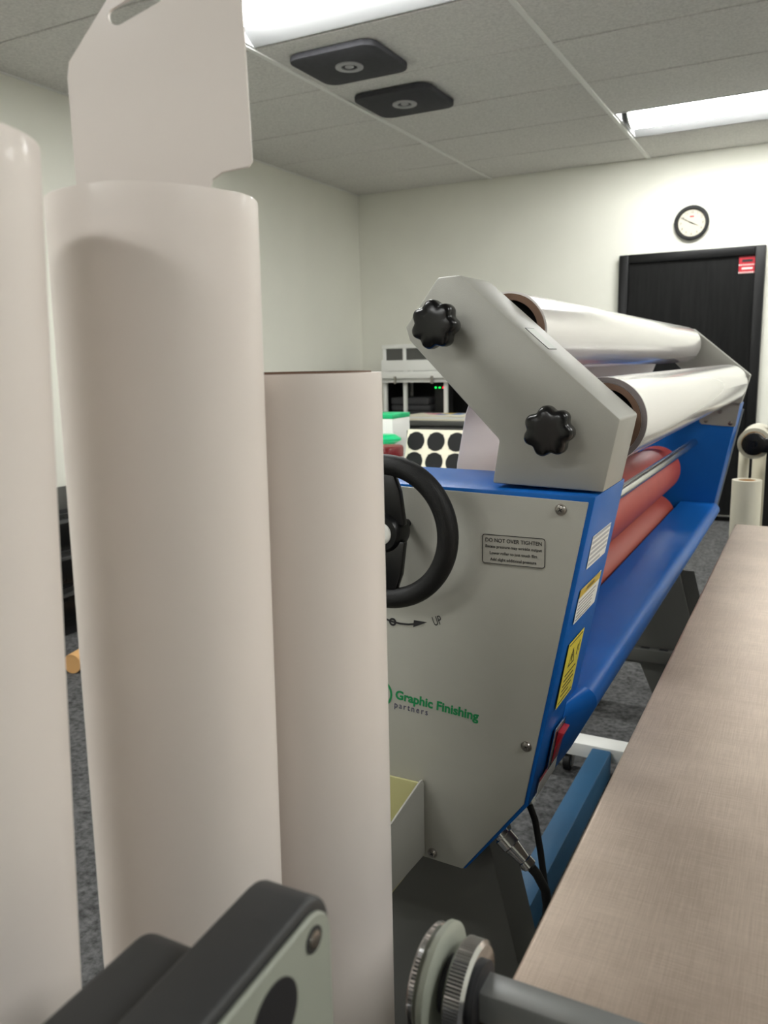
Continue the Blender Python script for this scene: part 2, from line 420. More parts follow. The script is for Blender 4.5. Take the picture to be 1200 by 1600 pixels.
# bracket foot plates bolted to the column inner faces
for (y0, y1, par, dx, dz, ys, ax) in ((1.1755, 1.1785, nb, -.02, 0, 1.1785, 1), (2.936, 2.9395, fb, FX, FZ, 2.936, -1)):
    bm = NB(); prism(bm, [(-.229+dx, -.157+dz), (-.241+dx, -.240+dz), (-.346+dx, -.232+dz), (-.353+dx, -.224+dz), (-.353+dx, -.157+dz)], y0, y1); obj('foot_plate', bm, m_grey2, par)
    for p in ((-.332, -.221), (-.256, -.228), (-.29, -.19)): screw_at(par, (p[0]+dx, ys, p[1]+dz), (0, ax, 0), .006)
for p in ((-.262, -.04), (-.22, -.10), (-.235, -.075)): screw_at(fb, (p[0]+FX, 2.925, p[1]+FZ), (0, -1, 0), .004)

# lobed knobs
def knob(cx, cz):
    n = 84; bm = NB(); rings = []
    prof = [(0, .80), (.001, .90), (.004, .975), (.009, 1.0), (.019, 1.0), (.0235, .965), (.0255, .90), (.0270, .75), (.0278, .45)]
    for t, s in prof:
        ring = []
        for k in range(n):
            a = 2*math.pi*k/n; am = 1 if s > .96 else max(0, (s-.5)/.46) if t > .01 else 1; r = .0292*(1+am*(.085*math.cos(7*a+.6)-.012*math.cos(14*a+1.2)))*s
            ring.append(bm.verts.new((cx+r*math.cos(a), .990-t, cz+r*math.sin(a))))
        rings.append(ring)
    for A, B in zip(rings, rings[1:]):
        for k in range(n): bm.faces.new((A[k], A[(k+1) % n], B[(k+1) % n], B[k]))
    bm.faces.new(rings[0]); bm.faces.new(rings[-1])
    o = obj('tension_knob', bm, m_knob, nb)
    bm = NB(); lathe(bm, (cx, 1.0185, cz), (0, -1, 0), [(0, .014), (.029, .012)], 28); obj('knob_neck', bm, m_softblk, nb)
knob(-.4335, .0475); knob(-.284, -.0845)

# film rolls (rest on their shafts: things of their own) 
def film_roll(cx, cz, ro, rc, ri, fx, label):
    t = thing('film_roll', (cx, 2.02, cz-ro), label, 'film roll', 'laminating film rolls')
    a = (cx, 1.165, cz); L = 2.885-1.165
    ax = Vector((fx, L, 0)); Ln = ax.length
    bm = NB(); tube(bm, a, ax, .004, Ln-.004, ro, rc, 72); obj('film', bm, m_filmg, t)
    bm = NB(); tube(bm, a, ax, 0, Ln, rc, ri, 56); obj('core', bm, m_core, t)
    if ro-rc > .006:
        bm = NB(); tube(bm, a, ax, .0025, .0040, ro-.0006, rc+.0006, 72); obj('film_edge', bm, m_coreg, t)
    # shaft with core chuck, belongs to the machine
    bm = NB(); sweep(bm, [(cx, 1.125, cz), (cx+fx, 2.93, cz)], .012, 20); obj('roll_shaft', bm, m_steelrod, lam)
    for y in (1.145, 2.80):
        bm = NB(); lathe(bm, (cx, y, cz), (0, 1, 0), [(0, .016), (.0, ri*.62), (.02, ri*.62), (.03, ri*.93), (.085, ri*.93)], 36); obj('core_chuck', bm, m_black, lam)
    for k in range(4):
        q = math.radians(20+90*k); d = Vector((math.cos(q), 0, math.sin(q))); bm = NB()
        plate(bm, basis(Vector((cx, 1.146, cz))+d*ri*.60, (0, 1, 0), d), [(0, 0), (.03, 0), (.03, .012), (0, .012)], .006)
        obj('chuck_leaf', bm, m_alu, lam)
film_roll(-.403, .042, .0575, .0545, .0455, .006, 'upper roll of glossy white film, thin on its cardboard core, in the laminator')
film_roll(-.263, -.085, .0610, .0525, .0450, .008, 'lower roll of glossy white film with grey edge, nearer the tray of the laminator')

# film web hanging behind from the upper roll
bm = NB(); P = [(-.4615, .040), (-.464, -.015), (-.488, -.08), (-.503, -.16), (-.512, -.26), (-.515, -.42)]
A = []
for y in (1.215, 2.80): A.append([bm.verts.new((x, y, z)) for x, z in P]+[bm.verts.new((x-.0008, y, z)) for x, z in P[::-1]])
n = len(A[0])
for i in range(n): bm.faces.new((A[0][i], A[0][(i+1) % n], A[1][(i+1) % n], A[1][i]))
bm.faces.new(A[0]); bm.faces.new(A[1][::-1]); obj('film_web', bm, m_web, lam)

# idler rod, red nip rollers, tray
bm = NB(); sweep(bm, [(-.360, 1.17, -.2795), (-.360+.006, 2.945, -.283)], .0128, 28); obj('idler_rod', bm, m_steelrod, lam)
bm = NB(); lathe(bm, (-.463, 1.18, -.370), (0, 1, 0), [(0, .03), (.0, .074), (.006, .079), (1.69, .079), (1.696, .074), (1.696, .03), (1.765, .03)], 64); obj('nip_roller', bm, m_red, lam)
bm = NB(); lathe(bm, (-.474, 1.18, -.531), (0, 1, 0), [(0, .03), (.0, .074), (.006, .079), (1.69, .079), (1.696, .074), (1.696, .03), (1.765, .03)], 64); o = obj('nip_roller', bm, m_red2, lam); o['label'] = 'darker red lower roller just showing above the tray'
bm = NB(); R = .024; th = .003
out = [(-.388, -.486)]
for k in range(9):
    a = math.radians(90-100*k/8); out.append((-.262-R+R*math.cos(a), -.486-R+R*math.sin(a)))
out += [(-.3005, -.590), (-.311, -.604)]
inn = [(x-(th if z < -.488 else 0), z-(th if z > -.51 else 0)) for x, z in out][::-1]
prism(bm, out+inn, 1.176, 2.9395)
tray_end = [(-.30, -.4875)]+out[1:]
tray = obj('infeed_tray', bm, m_blue, lam)
bm = NB(); prism(bm, [(x-.0006, z-.0006) for x, z in tray_end], 2.9355, 2.9395); obj('tray_end_plate', bm, m_blue, tray)
bm = NB(); cp = lambda z: -.231-.0815*(-.166-z)/.434    # column front plane: the lip runs out onto it
A = [bm.verts.new((x, 1.1765, z)) for x, z in tray_end]; B = [bm.verts.new((min(x, cp(z)+.0006), 1.108, z)) for x, z in tray_end]; n = len(A)
for i in range(n): bm.faces.new((A[i], A[(i+1) % n], B[(i+1) % n], B[i]))
bm.faces.new(A); bm.faces.new(B[::-1]); obj('tray_runout', bm, m_blue, tray)
box_obj('cross_beam', m_leg, lam, -.60, -.40, 1.18, 2.94, -.72, -.63, bevel=.004)
box_obj('rear_cover', m_blue, lam, -.655, -.65, 1.1755, 2.9395, -.60, -.50)

# handwheel
wc = Vector((-.4875, .930, -.2165))
bm = NB(); n = 72; prof = []
R0, rr = .0890, .0135
for k in range(18):
    a = 2*math.pi*k/18; prof.append((rr*1.05*math.sin(a), R0+rr*math.cos(a)))
lathe(bm, wc, (0, -1, 0), prof, 80, closed=True); hw = obj('handwheel', bm, m_softblk, lam)
for q in (90, 270, 195):
    bm = NB(); a = math.radians(q); d = Vector((math.cos(a), 0, math.sin(a)))
    plate(bm, basis(wc+Vector((0, .007, 0)), d, d.cross(Vector((0, 1, 0)))*-1), [(.010, -.030), (.055, -.024), (.082, -.014), (.082, .014), (.055, .024), (.010, .030)], -.012 if basis(wc, d, d.cross(Vector((0, 1, 0)))*-1).col[2].y > 0 else .012)
    bev(bm, .003, 2); obj('spoke', bm, m_black, hw)
bm = NB(); lathe(bm, wc+Vector((0, .066, 0)), (0, -1, 0), [(0, .006), (.045, .006), (.045, .026), (.072, .026), (.078, .022), (.078, .012)], 36); obj('hub', bm, m_black, hw)
bm = NB(); lathe(bm, wc+Vector((0, -.0115, 0)), (0, -1, 0), [(0, .0145), (.004, .0145), (.006, .012)], 28); obj('hub_cap', bm, m_label, hw)
bm = NB(); lathe(bm, wc+Vector((-.086, -.010, .02)), (0, -1, 0), [(0, .006), (.012, .006), (.014, .011), (.06, .013), (.07, .009)], 24); obj('crank_grip', bm, m_black, hw)

# printing on the cover
FA = .9952
def onp(x, z, tilt=0.): 
    t = math.radians(tilt); return basis((x, FA, z), (math.cos(t), 0, math.sin(t)), (-math.sin(t), 0, math.cos(t)))
k_ = .9955
bm = NB(); mt = onp(-.378, -.2625); plate(bm, mt, rrect(0, .0865, 0, .0405, .004), .0003); lb = obj('instruction_label', bm, m_labgrey, near)
bm = NB(); o_ = rrect(.0006, .0859, .0006, .0399, .0038); i_ = rrect(.0015, .085, .0015, .039, .0032)
A = [[bm.verts.new(mt @ Vector((x, y, zz))) for x, y in pts] for pts, zz in ((o_, .0005), (i_, .0005))]
nn = len(o_)
for i in range(nn): bm.faces.new((A[0][i], A[0][(i+1) % nn], A[1][(i+1) % nn], A[1][i]))
obj('label_border', bm, m_ink, near)
for s, sz, z in (('DO NOT OVER TIGHTEN', .0073, .0300), ('Excess pressure may wrinkle output', .0056, .0222), ('Lower roller to just touch film', .0056, .0135), ('Add slight additional pressure', .0056, .0050)):
    text_obj('lettering', s, sz, m_ink, near, mt @ Matrix.Translation((.0433, z, .0004)), align='CENTER', squash=.93, bold=.00005)
text_obj('lettering', 'Graphic Finishing', .0185, m_green, near, onp(-.511, -.4765, -4.5), bold=.0006, squash=1.0)['label'] = 'green lettering'
text_obj('lettering', 'partners', .0135, m_navy, near, onp(-.513, -.4905, -3), squash=.86, space=1.35)['label'] = 'navy lettering'
bm = NB(); tube(bm, (-.538, FA, -.4715), (0, -1, 0), 0, .0003, .0225, .0193, 48); obj('logo_ring', bm, m_green, near)
text_obj('lettering', 'UP', .0185, m_ink, near, onp(-.448, -.359, 20), squash=.62)
def ribbon(pts, wd, name='arrow'):
    bm = NB(); pts = [Vector((x, FA, z)) for x, z in pts]; A = []; B = []
    for i, p in enumerate(pts):
        d = (pts[min(i+1, len(pts)-1)]-pts[max(i-1, 0)]).normalized(); s = Vector((-d.z, 0, d.x))*wd
        A.append(bm.verts.new(p+s-Vector((0, .0003, 0)))); B.append(bm.verts.new(p-s-Vector((0, .0003, 0))))
    for i in range(len(pts)-1): bm.faces.new((A[i], A[i+1], B[i+1], B[i]))
    return obj(name, bm, m_ink, near)
ribbon([(-.5445, -.348), (-.53, -.3565), (-.515, -.361), (-.500, -.3625), (-.488, -.3620), (-.476, -.3597)], .0014)
bm = NB(); plate(bm, onp(0, 0), [(-.480, -.3650), (-.4585, -.3550), (-.479, -.3545)], .0004); obj('arrow_head', bm, m_ink, near)
bm = NB(); tube(bm, (-.5125, FA, -.3615), (0, -1, 0), 0, .0005, .0058, .0030, 28); obj('arrow_dot', bm, m_ink, near)

# stickers and switch on the sloping front of the column
V = Vector((.078, 0, .434)).normalized()
def strip(y, z):
    s = (z+.166)/.434; return basis((-.231+.078*s, y, z), (0, 1, 0), V)
def sticker(y0, z0, w_, h_, m, name='front_sticker', lift=.0005):
    bm = NB(); plate(bm, strip(y0, z0), [(0, 0), (w_, 0), (w_, h_), (0, h_)], lift); return obj(name, bm, m, near)
def bars(y0, z0, rects, m=m_ink):
    bm = NB(); mt = strip(y0, z0)
    for a, b, c, d in rects: plate(bm, mt, [(a, b), (c, b), (c, d), (a, d)], .0008)
    obj('sticker_print', bm, m, near)
sticker(1.035, -.268, .105, .045, m_label)
bars(1.035, -.268, [(.004, .003+.0075*k, .101 if k not in (0,) else .07, .0068+.0075*k) for k in range(6)], m_ring)
sticker(1.027, -.342, .116, .048, m_label); bars(1.027, -.342, [(0, .0365, .116, .048)], m_gold)
bars(1.027, -.342, [(.035, .040, .08, .045)]+[(.006, .003+.0052*k, random.uniform(.08, .11), .0042+.0052*k) for k in range(6)], m_coreg)
sticker(1.030, -.466, .080, .096, m_yellow)
bars(1.030, -.466, [(.006, .005, .074, .0063), (.006, .0915, .074, .093), (.012, .014, .05, .016), (.012, .021, .06, .023), (.012, .028, .066, .030), (.012, .036, .06, .038), (.012, .044, .066, .046), (.058, .062, .061, .078), (.066, .066, .0675, .082)])
bm = NB(); mt = strip(1.030, -.466); tri = [(.016, .056), (.05, .056), (.033, .082)]; tin = [(.0205, .0585), (.0455, .0585), (.033, .077)]
A = [[bm.verts.new(mt @ Vector((x, y, .0008))) for x, y in t] for t in (tri, tin)]
for i in range(3): bm.faces.new((A[0][i], A[0][(i+1) % 3], A[1][(i+1) % 3], A[1][i]))
plate(bm, mt, [(.0315, .0615), (.0345, .0615), (.0345, .0715), (.0315, .0715)], .0009); obj('warning_triangle', bm, m_ink, near)
# rocker switch
bm = NB(); mt = strip(1.054, -.569); plate(bm, mt, [(0, 0), (.052, 0), (.052, .064), (0, .064)], .003); bev(bm, .001, 2); sw = obj('power_switch', bm, m_chrome, near)
bm = NB(); plate(bm, mt, [(.006, .005), (.046, .005), (.046, .059), (.006, .059)], .0036); obj('switch_well', bm, m_ink, sw)
bm = NB(); prof = [(.007, .0), (.057, .0), (.057, .0120), (.034, .0060), (.007, .0042)]
A = [[bm.verts.new(mt @ Vector((u, v, h))) for v, h in prof] for u in (.009, .043)]
for i in range(5): bm.faces.new((A[0][i], A[0][(i+1) % 5], A[1][(i+1) % 5], A[1][i]))
bm.faces.new(A[0]); bm.faces.new(A[1][::-1]); bev(bm, .0012, 2); obj('red_rocker', bm, m_redp, sw)
sticker(1.024, -.598, .092, .030, m_label); bars(1.024, -.598, [(0, .024, .092, .030)], m_redp)
bars(1.024, -.598, [(.006, .003+.004*k, .084, .0045+.004*k) for k in range(5)], m_ring)

# side bin on the cover
bm = NB(); bx(bm, -.640, -.4665, .9905, .9945, -.712, -.5985); bp_ = obj('accessory_bin', bm, m_olive, lam)
bm = NB(); prism(bm, rr_:= [(.9945, -.711), (.9945, -.600), (.9915, -.592), (.984, -.590), (.80, -.622), (.80, -.700), (.985, -.711)], -.4690, -.4660, 'X'); bev(bm, .0006, 1); obj('bin_side', bm, m_grey2, bp_)
bm = NB(); prism(bm, rr_, -.6405, -.6375, 'X'); obj('bin_side', bm, m_grey2, bp_)
box_obj('bin_floor', m_olive, bp_, -.6375, -.469, .80, .9905, -.712, -.709)
box_obj('bin_front', m_grey2, bp_, -.6375, -.469, .80, .803, -.709, -.628)

# cable glands, plug and cables under the slanting underside
bm = NB(); cdir = Vector((.043, .0, -.039)).normalized(); c0 = Vector((-.366, 1.035, -.670))
lathe(bm, c0, cdir, [(0, .009), (.004, .009), (.004, .0115), (.009, .0115), (.009, .0145), (.025, .0145), (.027, .0125), (.052, .0090), (.053, .0108), (.063, .0108), (.065, .0085), (.067, .006)], 28)
pg = obj('cable_plug', bm, m_chrome, lam)
for q in (.5, 1.6):
    bm = NB(); a, b, d = frame_of(cdir); p = c0+cdir*.058+(math.cos(q)*a+math.sin(q)*b)*.0095
    lathe(bm, p, (math.cos(q)*a+math.sin(q)*b), [(0, .003), (.0025, .003), (.0025, .0012)], 14); obj('clamp_screw', bm, m_screw, pg)
e = c0+cdir*.065
bm = NB(); sweep(bm, [e, e+cdir*.012, (-.300, 1.05, -.755), (-.294, 1.055, -.82), (-.30, 1.07, -.98), (-.33, 1.12, -1.10), (-.40, 1.25, -1.195), (-.60, 1.35, -1.213), (-.9, 1.3, -1.213)], .0068, 14); obj('cable', bm, m_softblk, lam)
g0 = Vector((-.349, 1.11, -.650)); gd = Vector((.3, .1, -.9)).normalized()
bm = NB(); lathe(bm, g0+Vector((-.004, 0, .012)), gd, [(0, .009), (.010, .009), (.010, .0125), (.021, .0125), (.024, .008)], 8); obj('cable_gland', bm, m_steelrod, lam)
bm = NB(); sweep(bm, [g0+gd*.01, g0+gd*.04, (-.326, 1.11, -.735), (-.315, 1.105, -.80), (-.310, 1.09, -.95), (-.34, 1.14, -1.10), (-.45, 1.3, -1.205), (-.9, 1.36, -1.213)], .0052, 14); obj('cable', bm, m_softblk, lam)

# A-frame stand
def aframe(y0, y1, dx, gap):
    bm = NB(); prism(bm, [(-.388+dx, -.70), (-.262+dx, -1.205), (-.43+dx, -1.205), (-.505+dx, gap), (-.575+dx, gap), (-.650+dx, -1.205), (-.82+dx, -1.205), (-.690+dx, -.70)], y0, y1); bev(bm, .004, 2)
    o = obj('stand_leg', bm, m_leg, lam)
    for x in (-.35, -.74):
        bm = NB(); lathe(bm, (x+dx, (y0+y1)/2, -H), (0, 0, 1), [(0, .022), (.006, .022), (.010, .012), (.016, .012)], 20); obj('levelling_foot', bm, m_softblk, o)
    return o
aframe(1.052, 1.140, 0, -1.12)
fl = aframe(2.77, 2.86, .03, -1.03)
box_obj('top_plate', m_leg, lam, -.66, -.42, 1.02, 1.175, -.735, -.7225)
box_obj('top_plate', m_leg, lam, -.65, -.37, 2.75, 2.94, -.73, -.695)
bm = NB(); bx(bm, -.70, -.30, 2.735, 2.770, -1.010, -.965); bev(bm, .004, 2); rl = obj('slotted_rail', bm, m_leg, lam); rl['label'] = 'dark grey slotted crossbar of the far stand leg'
bm = NB(); prism(bm, rrect(-.345, -.30, 0, 0, 0, 1) if False else [(-.315, -.69), (-.262, -.90), (-.55, -.965), (-.60, -.69)], 2.778, 2.781); obj('leg_gusset', bm, m_leg, lam)
for x in (-.47, -.41, -.35): box_obj('slot', m_ink, rl, x, x+.028, 2.742, 2.760, -.9652, -.9640)

# ------------------------------------------------------------------ floor trolley under the laminator
tr = thing('floor_trolley', (-.487, 1.8, -H), 'low trolley with teal blue rail and white castored feet under the laminator', 'trolley')
for y in (1.23, 2.268): box_obj('foot_beam', m_white, tr, -.72, -.25, y, y+.070, -1.160, -1.118, bevel=.003)
box_obj('side_rail', m_teal, tr, -.516, -.459, 1.301, 2.267, -1.205, -1.122, bevel=.006)
for y in (1.265, 2.303):
    for x in (-.592, -.30):
        bm = NB(); lathe(bm, (x-.011, y-.012, -H+.0285), (1, 0, 0), [(0, .024), (.002, .0285), (.02, .0285), (.022, .024)], 24); wl = obj('castor', bm, m_softblk, tr)
        bm = NB(); lathe(bm, (x-.0135, y-.012, -H+.0285), (1, 0, 0), [(0, .005), (.003, .015), (.0245, .015), (.027, .005)], 18); obj('wheel_disc', bm, m_ring, wl)
        bm = NB()
        for s in (-.0155, .0125): prism(bm, [(y-.024, -H+.016), (y-.004, -H+.016), (y+.016, -H+.056), (y-.018, -H+.056)], x+s, x+s+.003, 'X')
        bx(bm, x-.020, x+.020, y-.022, y+.022, -H+.056, -H+.060); obj('castor_fork', bm, m_screw, wl)

# ------------------------------------------------------------------ steel table
tb = thing('steel_table', (.42, 1.27, -H), 'scratched brushed steel worktable filling the lower right corner', 'table')
bm = NB(); bx(bm, -.153, 1.00, .405, 2.125, -.440, -.400); bev(bm, .0035, 3); obj('tabletop', bm, m_steel, tb)
for b in ((-.10, .95, .45, .475, -.52, -.44), (-.10, .95, 2.06, 2.085, -.52, -.44), (-.10, -.075, .475, 2.06, -.52, -.44), (.925, .95, .475, 2.06, -.52, -.44)):
    box_obj('apron', m_alu, tb, *b, bevel=.002)
for x in (-.075, .885):
    for y in (.475, 2.02):
        lg = box_obj('leg', m_alu, tb, x, x+.04, y, y+.04, -H+.012, -.44, bevel=.003)
        bm = NB(); lathe(bm, (x+.02, y+.02, -H), (0, 0, 1), [(0, .024), (.006, .024), (.012, .012)], 18); obj('foot', bm, m_softblk, lg)

# square bar with knurled collars lying across the near end of the table
sb = thing('collar_bar', (.15, .425, -.4), 'grey square bar with chrome knurled collars lying across the near table end', 'bar')
bm = NB(); bx(bm, -.172, .62, .4135, .4345, -.4000, -.3790); bev(bm, .0018, 2); bar = obj('square_bar', bm, m_alu, sb)
def knurled(x0, x1, r, m, name, teeth=90, depth=.0006):
    bm = NB(); rings = []; c = (.424, -.3895)
    prof = [(x0, r*.45), (x0, r-.003), (x0+.002, r), (x1-.002, r), (x1, r-.003), (x1, r*.45)]
    n = teeth*2
    for x, rad in prof:
        rings.append([bm.verts.new((x, c[0]+(rad-(depth if k % 2 and abs(rad-r) < 1e-6 else 0))*math.cos(2*math.pi*k/n), c[1]+(rad-(depth if k % 2 and abs(rad-r) < 1e-6 else 0))*math.sin(2*math.pi*k/n))) for k in range(n)])
    for A, B in zip(rings, rings[1:]):
        for k in range(n): bm.faces.new((A[k], A[(k+1) % n], B[(k+1) % n], B[k]))
    bm.faces.new(rings[0]); bm.faces.new(rings[-1])
    return obj(name, bm, m, sb)
knurled(-.1765, -.1625, .0312, m_chrome, 'knurled_collar')
knurled(-.191, -.1835, .0365, m_greyplate, 'flange_disc', 30, 0)
knurled(-.1985, -.1915, .0335, m_chrome, 'outer_collar')
bm = NB(); lathe(bm, (-.186, .424, -.3895), (1, 0, 0), [(0, .018), (.012, .018)], 28); obj('spacer', bm, m_ink, sb)
bm = NB(); lathe(bm, (-.1625, .424, -.3895), (1, 0, 0), [(0, .0205), (.003, .0205), (.004, .018)], 28); obj('seal_ring', bm, m_ink, sb)

# ------------------------------------------------------------------ charcoal end housing in the near corner
eh = thing('end_housing', (-.235, .20, -H), 'charcoal plastic end housing with grey plate, standing in front of the white rolls', 'housing')
def hprof(ytop, ztop, r, slope, y0=.06, zb=-.62):
    pts = [(y0, zb), (ytop, zb)]
    for k in range(9):
        a = math.radians(90*k/8); pts.append((ytop-r+r*math.cos(a), ztop-r+r*math.sin(a)))
    pts.append((y0, ztop-slope*(ytop-y0))); return pts
bm = NB(); prism(bm, hprof(.297, -.240, .020, .06), -.222, -.1895, 'X'); bev(bm, .003, 3); obj('end_cap', bm, m_housing, eh)
bm = NB(); prism(bm, hprof(.2925, -.2455, .016, .06, .07, -.61), -.1895, -.1865, 'X'); bev(bm, .0008, 1); fp = obj('side_plate', bm, m_greyplate, eh)
bm = NB(); prism(bm, hprof(.258, -.257, .016, .03), -.262, -.222, 'X'); bev(bm, .004, 3); obj('rear_cover', bm, m_housing, eh)
bm = NB(); lathe(bm, (-.1875, .246, -.273), (1, 0, 0), [(0, .0165), (.0016, .0165)], 40); obj('shaft_hole', bm, m_ink, fp)
bm = NB(); lathe(bm, (-.1865, .2775, -.2570), (1, 0, 0), [(0, .0045), (.0012, .0042), (.0015, .003)], 20); obj('screw', bm, m_screw, fp)
bm = NB(); tube(bm, (-.1865, .2775, -.2570), (1, 0, 0), 0, .0007, .0062, .0046, 24); obj('screw_recess', bm, m_housing, fp)
box_obj('column', m_housing, eh, -.262, -.20, .10, .26, -H+.03, -.61, bevel=.006)
box_obj('foot', m_housing, eh, -.322, -.15, .04, .31, -H, -H+.03, bevel=.004)

# ------------------------------------------------------------------ tall white media rolls standing on the floor
def media_roll(c, r, top, label, wob=0., core=.045, lean=(0, 0)):
    t = thing('media_roll', (c[0], c[1], -H), label, 'media roll', 'white media rolls on end')
    n = 96; Z = [-H, -H+.001, -.9, -.5, -.2, top-.12, top-.05, top-.02, top-.0012, top]
    bm = NB(); rings = []
    def ring(rad, z, o):
        k0 = (z+H)/(top+H); out = []
        for k in range(n):
            a = 2*math.pi*k/n; g = math.exp(-(top-z)/.03)
            rr = rad+wob*g*(.5*math.sin(9*a+1)+.5*math.sin(5*a+.4))*(.0012)
            zz = z+(wob*g*.0012*math.sin(4*a) if o else 0)
            out.append(bm.verts.new((c[0]+lean[0]*k0+rr*math.cos(a), c[1]+lean[1]*k0+rr*math.sin(a), zz)))
        return out
    for z in Z: rings.append(ring(r-(.0002 if z == top or z == -H else 0), z, True))
    for z in (top, top-.06, -H): rings.append(ring(core+.004 if core+.004 < r-.003 else r-.003, z, False))
    rings.append(rings[0])
    for A, B in zip(rings, rings[1:]):
        for k in range(n): bm.faces.new((A[k], A[(k+1) % n], B[(k+1) % n], B[k]))
    obj('vinyl', bm, m_film, t)
    bm = NB(); tube(bm, (c[0]+lean[0], c[1]+lean[1], -H), (0, 0, 1), (.001), top+H-(.012 if wob else -.0012), core+.0035, core, 48); obj('core', bm, m_core, t)
    return t
media_roll((-.4194, .2048), .070, .107, 'tall white media roll at the left edge of the picture, nearest the viewer', lean=(.0277, .045))
media_roll((-.4163, .4379), .0697, .110, 'white media roll with a slotted white card stuck in its open top', wob=.4, core=.0605, lean=(.010, .0093))
media_roll((-.3865, .586), .0700, -.0065, 'shortest white media roll with brown core edge, right beside the handwheel', core=.058)
# loose vinyl edge on the middle roll
# white slotted card pushed into the middle roll
a = math.radians(25); uu = Vector((math.cos(a), math.sin(a), 0)); cdm = basis((-.4105, .4425, 0), uu, (0, 0, 1))
outl = [(-.046, .02), (-.046, .19), (-.044, .200), (.012, .272), (.018, .276), (.066, .276), (.072, .271), (.0745, .135), (.072, .1315), (.054, .1285), (.047, .124), (.044, .116), (.044, .02)]
bm = NB()
vo = [bm.verts.new(cdm @ Vector((x, z, 0))) for x, z in outl]
s0_, s1_ = Vector((-.010, .2262)), Vector((.040, .2500)); sdv = (s1_-s0_).normalized(); snv = Vector((-sdv.y, sdv.x)); hw_ = .0055
slot = []
for c_, a0 in ((s1_, -90), (s0_, 90)):
    for k in range(9):
        q = math.radians(a0+180*k/8); p = c_+sdv*hw_*math.cos(q)+snv*hw_*math.sin(q); slot.append(p)
vi = [bm.verts.new(cdm @ Vector((p.x, p.y, 0))) for p in slot]
eo = [bm.edges.new((vo[i], vo[(i+1) % len(vo)])) for i in range(len(vo))]; ei = [bm.edges.new((vi[i], vi[(i+1) % len(vi)])) for i in range(len(vi))]
bmesh.ops.triangle_fill(bm, edges=eo+ei, use_beauty=True, use_dissolve=False)
r_ = bmesh.ops.extrude_face_region(bm, geom=list(bm.faces))
bmesh.ops.translate(bm, verts=[g for g in r_['geom'] if isinstance(g, bmesh.types.BMVert)], vec=Vector((-uu.y, uu.x, 0))*.003)
tag(obj('slotted_card', bm, m_film, None, smooth=False), 'flat white card with hand slot standing in the middle media roll', 'card')

# ------------------------------------------------------------------ worktable behind the laminator and what stands on it
wt = thing('packing_table', (-1.72, 3.40, -H), 'low grey worktable behind the laminator, seen through the gap under the bracket', 'table')
TZ = -.560
box_obj('tabletop', m_white, wt, -2.30, -1.15, 2.80, 4.05, TZ-.03, TZ, bevel=.004)
for x in (-2.26, -1.23):
    for y in (2.85, 3.96): box_obj('leg', m_leg, wt, x, x+.04, y, y+.04, -H, TZ-.03)
jr = thing('red_jar', (-1.556, 3.0, TZ), 'red ribbed screw-lid jar behind the handwheel', 'jar')
bm = NB(); lathe(bm, (-1.556, 3.0, TZ), (0, 0, 1), [(0, .055), (.004, .060), (.165, .060), (.175, .054), (.190, .054)], 40); obj('jar_body', bm, m_redj, jr)
bm = NB(); n = 80; rings = []
for z, r in ((TZ+.185, .066), (TZ+.220, .066), (TZ+.227, .062)): rings.append([bm.verts.new((-1.556+(r+(.0016 if k % 2 else 0))*math.cos(2*math.pi*k/n), 3.0+(r+(.0016 if k % 2 else 0))*math.sin(2*math.pi*k/n), z)) for k in range(n)])
for A, B in zip(rings, rings[1:]):
    for k in range(n): bm.faces.new((A[k], A[(k+1) % n], B[(k+1) % n], B[k]))
bm.faces.new(rings[0]); bm.faces.new(rings[-1]); obj('lid', bm, m_redj, jr)
# sheet of round black stickers leaning on a carton
ct = thing('carton', (-1.55, 3.72, TZ), 'dark carton behind the sheet of black discs', 'box')
box_obj('carton_body', m_softblk, ct, -1.785, -1.31, 3.655, 3.83, TZ, -.325, bevel=.004)
sh = thing('sticker_sheet', (-1.54, 3.60, TZ), 'cream sheet of black round stickers leaning behind the laminator', 'sticker sheet')
smt = basis((-1.772, 3.579, TZ+.002), (1, 0, 0), (0, .28, 1))
bm = NB(); plate(bm, smt, [(0, 0), (.46, 0), (.46, .247), (0, .247)], .002); obj('backing', bm, m_cream, sh)
for i in range(4):
    for j in range(2):
        bm = NB(); c_ = (.0500+.1075*i, .189-.100*j)
        pts = []
        for k in range(48):
            q = 2*math.pi*k/48; rr = .0462+.0034*(1 if abs(((math.degrees(q)+45) % 90)-45) > 39 else 0); pts.append((c_[0]+rr*math.cos(q), c_[1]+rr*math.sin(q)))
        plate(bm, smt, pts, .0034); obj('round_sticker', bm, m_softblk, sh)
wb = thing('white_box', (-1.90, 3.78, TZ), 'white box with a green lid band behind the laminator', 'box')
box_obj('box_body', m_white, wb, -2.16, -1.885, 3.70, 3.90, TZ, -.262, bevel=.003)
box_obj('green_band', m_greenp, wb, -2.161, -1.884, 3.699, 3.901, -.276, -.252, bevel=.002)
bm = NB(); lathe(bm, (-1.842, 3.52, TZ), (0, 0, 1), [(0, .03), (.0, .05), (.180, .055), (.195, .084), (.205, .084), (.223, .055), (.223, .0)], 40)
tag(obj('green_tub', bm, m_greenp, None), 'bright green round tub in front of the white box', 'tub')

